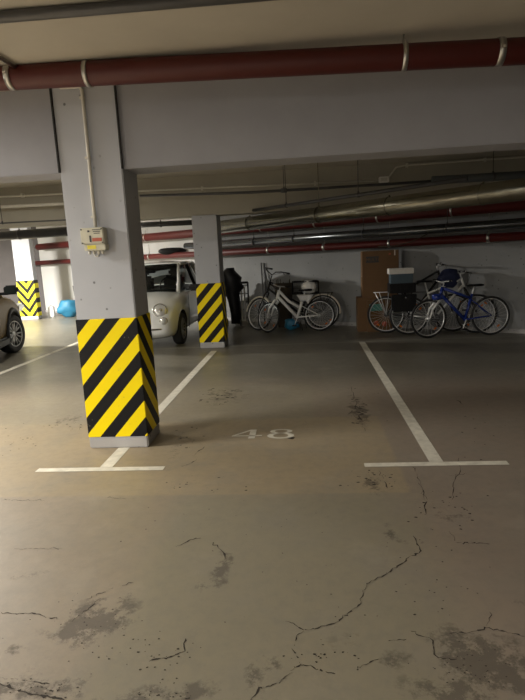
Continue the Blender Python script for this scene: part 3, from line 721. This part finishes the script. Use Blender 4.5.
# left group extras
YL = 11.0
def pL(px, py_, Y=YL): return ony(px, py_, Y)
c = pL(305.5, 289.5, 10.95)
cr = thing('wire_crate', 'black open crate on the rear rack of the dark bicycle', 'crate', (c.x, 10.95, .732))
bm = B(); w_, d_, h0 = .52, .32, pL(305, 281.5, 10.95).z-.732
for s in (-1, 1):
    for z in (0.012, h0): tube(bm, [(-w_/2, s*d_/2, z), (w_/2, s*d_/2, z)], .014, 6)
    for z in (0.012, h0): tube(bm, [(s*w_/2, -d_/2, z), (s*w_/2, d_/2, z)], .014, 6)
    for x in (-w_/2, w_/2): tube(bm, [(x, s*d_/2, 0.012), (x, s*d_/2, h0)], .014, 6)
obj('rim_frame', bm, 'black', cr)
bm = B()
for k in range(1, 12):
    x = -w_/2+w_*k/12
    for s in (1,): tube(bm, [(x, s*d_/2, 0), (x, s*d_/2, h0)], .003, 4)
for k in range(1, 5): tube(bm, [(-w_/2, d_/2, h0*k/5), (w_/2, d_/2, h0*k/5)], .003, 4)
for k in range(1, 8): tube(bm, [(-w_/2+w_*k/8, -d_/2, .004), (-w_/2+w_*k/8, d_/2, .004)], .004, 4)
obj('wire_mesh', bm, 'dpipe', cr)
b_ = blob('cloth_bundle', 'pale round bundle inside the black open crate', 'bundle', pL(308.8, 289, 10.84), (.29, .22, .28), 'white', 9, .05)
b_.location.z = .732+.13
# white bag over the saddle
sb = thing('plastic_bag', 'white plastic bag pulled over the saddle of the white bicycle', 'bag', pL(305, 299, 10.55))
bm = B(); pts = [(-.17, .09), (.17, .085), (.10, -.02), (.055, -.10), (.02, -.03), (-.08, -.05)]
F_, K_ = [], []
for x, z in pts: F_.append(bm.verts.new((x, -.07, z))); K_.append(bm.verts.new((x, .07, z)))
bm.faces.new(F_[::-1]); bm.faces.new(K_)
for i in range(6): bm.faces.new((F_[i], F_[(i+1) % 6], K_[(i+1) % 6], K_[i]))
obj('bag_sheet', bm, 'wpl', sb, bev=.02)
# bamboo-like brown basket and blue bag
bk = thing('wicker_basket', 'brown wicker basket behind the white bicycle frame', 'basket', (pL(284, 300, 11.4).x, 11.42, 0.0))
bm = B(); lathe(bm, [(0, 0), (.15, 0), (.19, .8), (.2, .93), (.185, .93), (.14, .03), (0, .03)], 20); obj('basket_body', bm, 'brown', bk)
bm = B()
rnd = random.Random(4)
for k in range(11):
    x = rnd.uniform(-.13, .13); tube(bm, [(x*.6, rnd.uniform(-.08, .08), .1), (x*1.3, rnd.uniform(-.1, .1), rnd.uniform(.9, 1.04))], .008, 6)
obj('sticks', bm, 'brown', bk)
bo = blob('plastic_bag', 'small blue bag on the floor behind the white bicycle', 'bag', (pL(292, 322, 10.9).x, 10.92, .12), (.3, .2, .24), 'blueb', 12, .1)
for i, (x, lab) in enumerate(((261.3, 'left black pole leaning on the wall behind the left bicycles'), (264.6, 'right black pole leaning on the wall behind the left bicycles'))):
    a, b = pL(x+1.6, 318, 11.7), pL(x-.8, 263, 12.2); a.z = .0
    bm = B(); tube(bm, [V(a.x, 12.13-.633*(a.x+.6)-.22, 0.0), V(b.x, 12.13-.633*(b.x+.6)-.03, b.z)], .014, 8); tag(obj('leaning_pole', bm, 'dpipe', fix=True), lab, 'pole')
# hanging dark coat-like cover and folded frame left of the bicycles
q = ony(232, 300, 11.9); qx = q.x
st = thing('covered_trolley', 'tall black covered trolley between the middle pillar and folded ladder', 'trolley', (qx+.03, 11.85, 0))
bm = B(); rings = []
for z, w_, d_, ox in ((.06, .10, .10, .05), (.3, .12, .12, .04), (.6, .13, .12, .02), (.75, .15, .14, .0), (.86, .20, .15, .03), (.98, .19, .16, -.01), (1.08, .21, .16, .03), (1.18, .16, .13, -.03), (1.24, .12, .10, -.05), (1.30, .08, .08, -.02)):
    rings.append([bm.verts.new((ox+w_*math.cos(2*PI*k/12)*(1+.2*math.sin(k*2.3+z*9)), d_*math.sin(2*PI*k/12), z)) for k in range(12)])
for A_, B_ in zip(rings, rings[1:]):
    for k in range(12): bm.faces.new((A_[k], A_[(k+1) % 12], B_[(k+1) % 12], B_[k])).smooth = True
bm.faces.new(rings[0][::-1]); bm.faces.new(rings[-1]); obj('cover', bm, 'black', st)
for s in (-1, 1):
    bm = B(); tube(bm, [(s*.15-.01, -.03, .09), (s*.15+.01, -.03, .09)], .09, 18); obj('wheel', bm, 'rubber', st)
q = ony(243, 300, 12.3); fl = thing('folding_ladder', 'narrow folded white and black ladder leaning on the back wall', 'ladder', (q.x, 12.3, 0), rx=R(-7))
hL = .95
for s in (-1, 1):
    bm = B(); box(bm, (s*.12, 0, hL/2), (.035, .05, hL), bev=.004); obj('side_rail', bm, 'black', fl)
    bm = B(); box(bm, (s*.045-.01*s, -.03, hL/2-.02), (.035, .03, hL*.84), Matrix.Identity(4), .004); obj('stile', bm, 'whitebox', fl)
for k in range(5):
    bm = B(); box(bm, (0, .0, .12+k*.19), (.22, .04, .025)); obj('rung', bm, 'dpipe', fl)
bm = B(); box(bm, (0, -.01, hL-.01), (.26, .08, .05), bev=.01); obj('top_step', bm, 'black', fl)

# far left: blue bag, black broom, white canister
pb = onz(66, 317); 
blob('rubbish_bag', 'blue plastic bag lying against the bright back wall', 'bag', (-7.12, 15.42, .27), (.62, .45, .52), 'blueb', 21, .14)
bk = thing('black_stand', 'black upright stand with a narrow top behind the blue bag', 'stand', (-6.95, 15.85, 0))
bm = B(); box(bm, (0, 0, .15), (.32, .25, .3), bev=.05); box(bm, (0, 0, .62), (.26, .16, .66), Matrix.Rotation(R(-4), 4, 'Y'), .04); obj('body', bm, 'black', bk)
bm = B(); tube(bm, [(-.04, 0, .9), (-.10, 0, 1.15)], .04, 8); obj('handle', bm, 'black', bk)
cn = thing('white_canister', 'white plastic canister standing beside the far chevron pillar', 'canister', (-7.75, 15.6, 0))
bm = B(); box(bm, (0, 0, .16), (.16, .14, .32), bev=.02); obj('body', bm, 'white', cn)
bm = B(); lathe(bm, [(0, .32), (.03, .32), (.03, .36), (0, .36)], 12); obj('cap', bm, 'wpl', cn)
# black bag lying on the lower red pipe
blob('duffel_bag', 'long black bag lying on the lower red pipe above the white car', 'bag', wp(172, 251, .22)+V(0, 0, .0), (.72, .2, .17), 'black', 31, .05)

# ------------------------------------------------------------------ cars
def bool_cut(o, cutters):
    for c_ in cutters:
        md = o.modifiers.new('b', 'BOOLEAN'); md.object = c_; md.operation = 'DIFFERENCE'; md.solver = 'EXACT'
    dg = bpy.context.evaluated_depsgraph_get(); dg.update()
    me = bpy.data.meshes.new_from_object(o.evaluated_get(dg)); o.modifiers.clear(); o.data = me
    for c_ in cutters: bpy.data.objects.remove(c_)
    for p in me.polygons: p.use_smooth = True
    return o
def car_body(st, parent, paint, arches, r_arch, cw, cab, name='body'):
    """st: list of (y, zlow, zshoulder, ztop, whalf). nose at low y."""
    bm = B(); rings = []
    for y, zl, zs, zt, w in st:
        half = [(0, zl), (w*.6, zl), (w*.90, zl+.02), (w*.985, zl+(zs-zl)*.25), (w, zl+(zs-zl)*.6), (w*.985, zs-(.02)), (w*.90, zs+(zt-zs)*.45), (w*.72, zs+(zt-zs)*.8), (w*.4, zt-.005), (0, zt)]
        pts = half+[(-x, z) for x, z in half[-2:0:-1]]
        rings.append([bm.verts.new((x, y, z)) for x, z in pts])
    n = len(rings[0])
    for A_, B_ in zip(rings, rings[1:]):
        for k in range(n):
            f = bm.faces.new((A_[k], A_[(k+1) % n], B_[(k+1) % n], B_[k])); f.smooth = True
            cy = (A_[k].co.y+B_[k].co.y)/2
            if cab[0] < cy < cab[1] and 6 < k < 12 and k not in (): f.material_index = 1
    bm.faces.new(rings[0][::-1]); bm.faces.new(rings[-1])
    o = obj(name, bm, [paint, 'cabin', 'black'], parent, sub=2)
    cs = []
    for y, z in arches:
        b = B(); tube(b, [(-cw, y, z), (cw, y, z)], r_arch, 40); cs.append(obj('cut', b, 'black'))
        cs[-1].parent = parent
    bool_cut(o, cs)
    return o
def quad(bm, pts):
    bm.faces.new([bm.verts.new(p) for p in pts])
def pane(name, parent, pts, m='cg', n=6, bulge=(0, 0, 0)):
    """bilinear pane a,b,c,d with outward bulge"""
    bm = B(); a, b, c, d = [Vector(p) for p in pts]; bu = Vector(bulge); G = []
    for i in range(n+1):
        row = []
        for j in range(n+1):
            u, v = i/n, j/n; p = (a*(1-u)+b*u)*(1-v)+(d*(1-u)+c*u)*v
            p = p+bu*(4*u*(1-u))*.8; row.append(bm.verts.new(p))
        G.append(row)
    for i in range(n):
        for j in range(n): bm.faces.new((G[i][j], G[i+1][j], G[i+1][j+1], G[i][j+1])).smooth = True
    return obj(name, bm, m, parent)
def road_wheel(parent, x, y, r, w, side, spokes, rimr, m='alloy2'):
    """side=+1: outer face to +x"""
    Mx = Matrix.Translation((x, y, r)) @ Matrix.Rotation(side*PI/2, 4, 'Y')
    bm = B(); lathe(bm, [(rimr, -w/2), (r*.93, -w/2), (r, -w/2+.025), (r, w/2-.025), (r*.93, w/2), (rimr+.012, w/2-.004), (rimr, w/2-.03)], 48, Mx)
    o = obj('wheel', bm, 'rubber', parent)
    bm = B(); lathe(bm, [(rimr, -w/2), (rimr, w/2-.02), (rimr-.015, w/2-.015), (rimr-.022, w/2-.05), (rimr-.03, -w/4), (0, -w/4)], 48, Mx)
    obj('rim_barrel', bm, 'dpipe', o)
    bm = B(); 
    for k in range(spokes):
        for s in (-1, 1):
            a = 2*PI*k/spokes; a2 = a+s*PI/spokes*.42
            p0 = V(math.cos(a+s*.12)*.05, math.sin(a+s*.12)*.05, w/2-.045); p1 = V(math.cos(a2)*(rimr-.015), math.sin(a2)*(rimr-.015), w/2-.03)
            tube(bm, [p0, p1], [.020, .014], 6)
    lathe(bm, [(0, w/2-.03), (.05, w/2-.03), (.062, w/2-.05), (.062, w/2-.08)], 20)
    tube(bm, [(math.cos(2*PI*k/40)*(rimr-.004), math.sin(2*PI*k/40)*(rimr-.004), w/2-.015) for k in range(40)], .009, 6, closed=True)
    bmesh.ops.transform(bm, matrix=Mx, verts=bm.verts); obj('alloy_spokes', bm, m, o)
    return o

# white small hatchback, nose towards the viewer (-y)
q = onz(184.5, 343.5); wr = .29
CX = -2.13-.79-.05; WY = 9.72           # car centre line / front axle
car = thing('small_car', 'small white hatchback parked between the two nearer pillars', 'car', (CX-.13, WY-.05, 0), 0)
hwid = .81
st = [(-.68, .30, .46, .56, .50), (-.66, .24, .50, .62, .62), (-.58, .19, .58, .72, .72), (-.42, .17, .66, .82, .775), (-.15, .17, .74, .90, .80), (.15, .17, .79, .945, .81), (.42, .17, .84, .975, .81),
      (1.1, .17, .88, .96, .81), (1.9, .17, .90, .97, .81), (2.4, .19, .90, 1.0, .80), (2.75, .24, .86, .98, .74), (2.86, .32, .75, .85, .64)]
body = car_body(st, car, 'carw', [(0, wr), (2.3, wr)], .345, 1.0, (.45, 2.4))
# headlamps
for s in (-1, 1):
    Mh = Matrix.Translation((s*.54, -.57, .685)) @ Matrix.Rotation(s*R(24), 4, 'Z') @ Matrix.Rotation(R(90-22), 4, 'X')
    bm = B(); lathe(bm, [(0, .05), (.06, .046), (.1, .032), (.115, .01), (.115, -.05)], 28, Mh); h_o = obj('headlamp', bm, 'lens', car)
    bm = B(); tube(bm, [(math.cos(2*PI*k/32)*.119, math.sin(2*PI*k/32)*.119, .006) for k in range(32)], .011, 8, closed=True); bmesh.ops.transform(bm, matrix=Mh, verts=bm.verts); obj('chrome_ring', bm, 'chrome', h_o)
    bm = B(); lathe(bm, [(0, .052), (.03, .05), (.036, .03)], 16, Mh); obj('bulb', bm, 'chrome', h_o)
    Mh = Matrix.Translation((s*.60, -.63, .50)) @ Matrix.Rotation(s*R(22), 4, 'Z') @ Matrix.Rotation(R(90), 4, 'X')
    bm = B(); lathe(bm, [(0, .03), (.055, .025), (.066, .0), (.066, -.07)], 24, Mh); f_o = obj('fog_lamp', bm, 'lens', car)
    bm = B(); tube(bm, [(math.cos(2*PI*k/28)*.069, math.sin(2*PI*k/28)*.069, .003) for k in range(28)], .007, 8, closed=True); bmesh.ops.transform(bm, matrix=Mh, verts=bm.verts); obj('lamp_trim', bm, 'chrome', f_o)
bm = B(); box(bm, (0, -.70, .28), (.78, .06, .10), bev=.03); obj('lower_grille', bm, 'black', car)
bm = B(); tube(bm, [(-.56, -.66, .37), (-.3, -.705, .372), (0, -.715, .375), (.3, -.705, .372), (.56, -.66, .37)], .016, 8); obj('chrome_bumper_strip', bm, 'chrome', car)
bm = B(); box(bm, (0, -.725, .40), (.50, .02, .11), bev=.004); obj('number_plate', bm, 'whitebox', car)
bm = B(); box(bm, (0, -.69, .56), (.18, .03, .05), bev=.012); tube(bm, [(-.30, -.66, .565), (-.1, -.69, .57), (.1, -.69, .57), (.30, -.66, .565)], .009, 8); obj('front_emblem', bm, 'chrome', car)
# greenhouse
zb, zr = .95, 1.46
A0 = (.64, .42, .94); A1 = (.52, .98, zr); B1 = (.54, 2.15, zr-.02); B0 = (.70, 2.62, .98)
def mx(p): return (-p[0], p[1], p[2])
pane('windscreen', car, [mx(A0), A0, A1, mx(A1)], bulge=(0, -.13, .02))
pane('rear_window', car, [mx(B0), B0, B1, mx(B1)], bulge=(0, .10, .02))
for s in (1, -1):
    f = (lambda p: p) if s > 0 else mx
    pane('side_window', car, [f((.70, .56, .95)), f((.735, 1.55, .96)), f((.575, 1.50, zr-.01)), f((.56, 1.02, zr-.01))], bulge=(.03*s, 0, 0))
    pane('side_window', car, [f((.735, 1.62, .96)), f((.72, 2.40, .99)), f((.56, 2.08, zr-.02)), f((.575, 1.56, zr-.01))], 'glass', bulge=(.03*s, 0, 0))
    bm = B(); tube(bm, [f(A0), f((.625, .60, 1.15)), f((.57, .84, 1.34)), f((.54, 1.05, zr))], [.04, .034, .03, .03], 8); obj('windscreen_pillar', bm, 'carw', car)
    bm = B(); tube(bm, [f((.745, 1.585, .93)), f((.66, 1.56, 1.2)), f((.58, 1.53, zr))], .035, 8); obj('door_pillar', bm, 'black', car)
    bm = B(); tube(bm, [f((.73, 2.62, .96)), f((.66, 2.45, 1.2)), f((.55, 2.12, zr))], [.09, .075, .06], 8); obj('rear_pillar', bm, 'carw', car)
    bm = B(); tube(bm, [f((.56, 1.0, zr+.0)), f((.585, 1.5, zr+.012)), f((.56, 2.15, zr-.01))], .034, 8); obj('roof_rail', bm, 'carw', car)
    bm = B(); box(bm, f((.88, .72, .99)), (.18, .10, .13), bev=.035); box(bm, f((.79, .70, .96)), (.1, .05, .03)); mo = obj('door_mirror', bm, 'black', car)
    bm = B(); box(bm, f((.88, .775, .99)), (.14, .01, .10), bev=.004); obj('mirror_glass', bm, 'chrome', mo)
    bm = B(); box(bm, f((.815, 1.42, .80)), (.03, .13, .025), bev=.01); obj('door_handle', bm, 'chrome', car)
    bm = B(); tube(bm, [f((.808, .52, .90)), f((.816, .50, .5)), f((.80, .46, .24))], .005, 5); tube(bm, [f((.808, 1.60, .90)), f((.816, 1.60, .5)), f((.80, 1.60, .24))], .005, 5); obj('door_seam', bm, 'seam', car)
    road_wheel(car, s*.715, 0, wr, .17, s, 8, .19); road_wheel(car, s*.715, 2.3, wr, .17, s, 8, .19)
bm = B()
G = []
for j in range(9):
    v = j/8; y = 1.0*(1-v)+2.15*v; hw2 = .56
    G.append([bm.verts.new((hw2*math.sin(R(-90+180*i/8))*1.0, y-.07*(math.cos(R(-90+180*i/8)))*(1 if j == 0 else 0), zr+.012+.055*math.cos(R(-90+180*i/8))*(.55+.45*math.sin(PI*v)))) for i in range(9)])
for a_, b_ in zip(G, G[1:]):
    for i in range(8): bm.faces.new((a_[i], a_[i+1], b_[i+1], b_[i])).smooth = True
o = obj('roof', bm, 'carw', car); md = o.modifiers.new('s', 'SOLIDIFY'); md.thickness = .02
# interior
bm = B(); box(bm, (0, .72, .90), (1.25, .32, .16), bev=.05); obj('dashboard', bm, 'cabin', car)
for s in (-1, 1):
    bm = B(); box(bm, (s*.33, 1.42, 1.02), (.44, .13, .42), Matrix.Rotation(R(-10), 4, 'X'), .05); box(bm, (s*.33, 1.47, 1.29), (.24, .09, .15), bev=.04); obj('seat', bm, 'cabin', car)
bm = B(); n = 28
tube(bm, [V(.33+.17*math.cos(2*PI*k/n), .93+.05*math.sin(2*PI*k/n), 1.04+.16*math.sin(2*PI*k/n)) for k in range(n)], .014, 8, closed=True); tube(bm, [(.17, .93, 1.04), (.49, .93, 1.04)], .014, 6); obj('steering_wheel', bm, 'cabin', car)
bm = B(); box(bm, (.0, .88, 1.33), (.2, .03, .06), bev=.012); obj('rear_view_mirror', bm, 'cabin', car)
for s in (-1, 1):
    bm = B(); tube(bm, [(s*.35, .40, .975), (s*.02+.0, .50, 1.0)], .008, 6); obj('wiper', bm, 'black', car)

# bronze crossover at the left edge, nose away from the viewer (+y)
SX, SY = -6.28, 9.18
suv = thing('crossover_car', 'bronze crossover car cut off by the left edge, front wheel turned', 'car', (SX, SY, 0), R(194))
st = [(-.86, .34, .60, .74, .55), (-.84, .26, .66, .84, .72), (-.74, .22, .74, .93, .84), (-.45, .21, .88, 1.06, .895), (.0, .21, .95, 1.12, .90), (.5, .21, .98, 1.14, .90),
      (1.2, .22, 1.0, 1.08, .90), (2.2, .22, 1.02, 1.09, .90), (2.9, .25, 1.04, 1.12, .89), (3.35, .32, 1.02, 1.14, .84), (3.45, .42, .90, 1.0, .76)]
body = car_body(st, suv, 'caro', [(0, .35), (2.63, .35)], .405, 1.1, (.25, 3.1))
A0 = (.78, .22, 1.04); A1 = (.62, 1.05, 1.58)
pane('windscreen', suv, [mx(A0), A0, A1, mx(A1)], 'glass', bulge=(0, -.14, .02))
pane('rear_window', suv, [(-.76, 3.3, 1.1), (.76, 3.3, 1.1), (.6, 2.9, 1.56), (-.6, 2.9, 1.56)], 'glass', bulge=(0, .08, 0))
for s in (1, -1):
    f = (lambda p: p) if s > 0 else mx
    pane('side_window', suv, [f((.80, .45, 1.06)), f((.80, 1.75, 1.08)), f((.645, 1.75, 1.57)), f((.645, 1.12, 1.56))], 'glass', bulge=(.02*s, 0, 0))
    pane('side_window', suv, [f((.80, 1.80, 1.08)), f((.79, 3.05, 1.11)), f((.63, 2.8, 1.56)), f((.645, 1.80, 1.57))], 'glass', bulge=(.02*s, 0, 0))
    bm = B(); tube(bm, [f(A0), f((.71, .62, 1.33)), f(A1)], .045, 8); obj('windscreen_pillar', bm, 'caro', suv)
    bm = B(); tube(bm, [f((.80, 1.775, 1.03)), f((.645, 1.775, 1.57))], .03, 8); obj('door_pillar', bm, 'black', suv)
    bm = B(); tube(bm, [f((.80, 3.2, 1.05)), f((.63, 2.88, 1.56))], .08, 8); obj('rear_pillar', bm, 'caro', suv)
    bm = B(); box(bm, f((1.05, .46, 1.17)), (.24, .12, .16), bev=.04); mo = obj('door_mirror', bm, 'black', suv)
    bm = B(); box(bm, f((1.05, .525, 1.17)), (.19, .01, .12), bev=.004); obj('mirror_glass', bm, 'glass', mo)
    bm = B(); box(bm, f((.90, .46, 1.11)), (.20, .05, .05), bev=.01); obj('mirror_arm', bm, 'black', mo)
    bm = B()
    for yy in (0, 2.63):
        pts = [V(0, math.cos(a)*.44, math.sin(a)*.44) for a in [R(-12+204*k/24) for k in range(25)]]
        tube(bm, [V(f((.885, 0, 0))[0], yy+p.y, .35+p.z) for p in pts], .042, 8)
    box(bm, f((.885, 1.31, .29)), (.07, 1.9, .14), bev=.03); obj('arch_cladding', bm, 'black', suv)
    bm = B(); box(bm, f((.74, -.74, .78)), (.30, .22, .15), Matrix.Rotation(s*R(25), 4, 'Z'), .04); obj('headlamp', bm, 'lens', suv)
    wo = road_wheel(suv, s*.80, 0, .345, .225, s, 7, .235); wo.matrix_local = Matrix.Translation((s*.8, 0, 0)) @ Matrix.Rotation(R(-14), 4, 'Z') @ Matrix.Translation((-s*.8, 0, 0)); road_wheel(suv, s*.80, 2.63, .345, .225, s, 5, .235)
bm = B(); box(bm, (0, 2.05, 1.60), (1.28, 1.75, .06), bev=.028); obj('roof', bm, 'caro', suv)

# ------------------------------------------------------------------ render settings
w = bpy.data.worlds.new('world'); bpy.context.scene.world = w; w.use_nodes = True
w.node_tree.nodes['Background'].inputs[0].default_value = (.05, .05, .05, 1); w.node_tree.nodes['Background'].inputs[1].default_value = .2
vs = bpy.context.scene.view_settings; vs.view_transform = 'Standard'; vs.look = 'None'; vs.gamma = 1; vs.use_curve_mapping = False; vs.exposure = 0.78
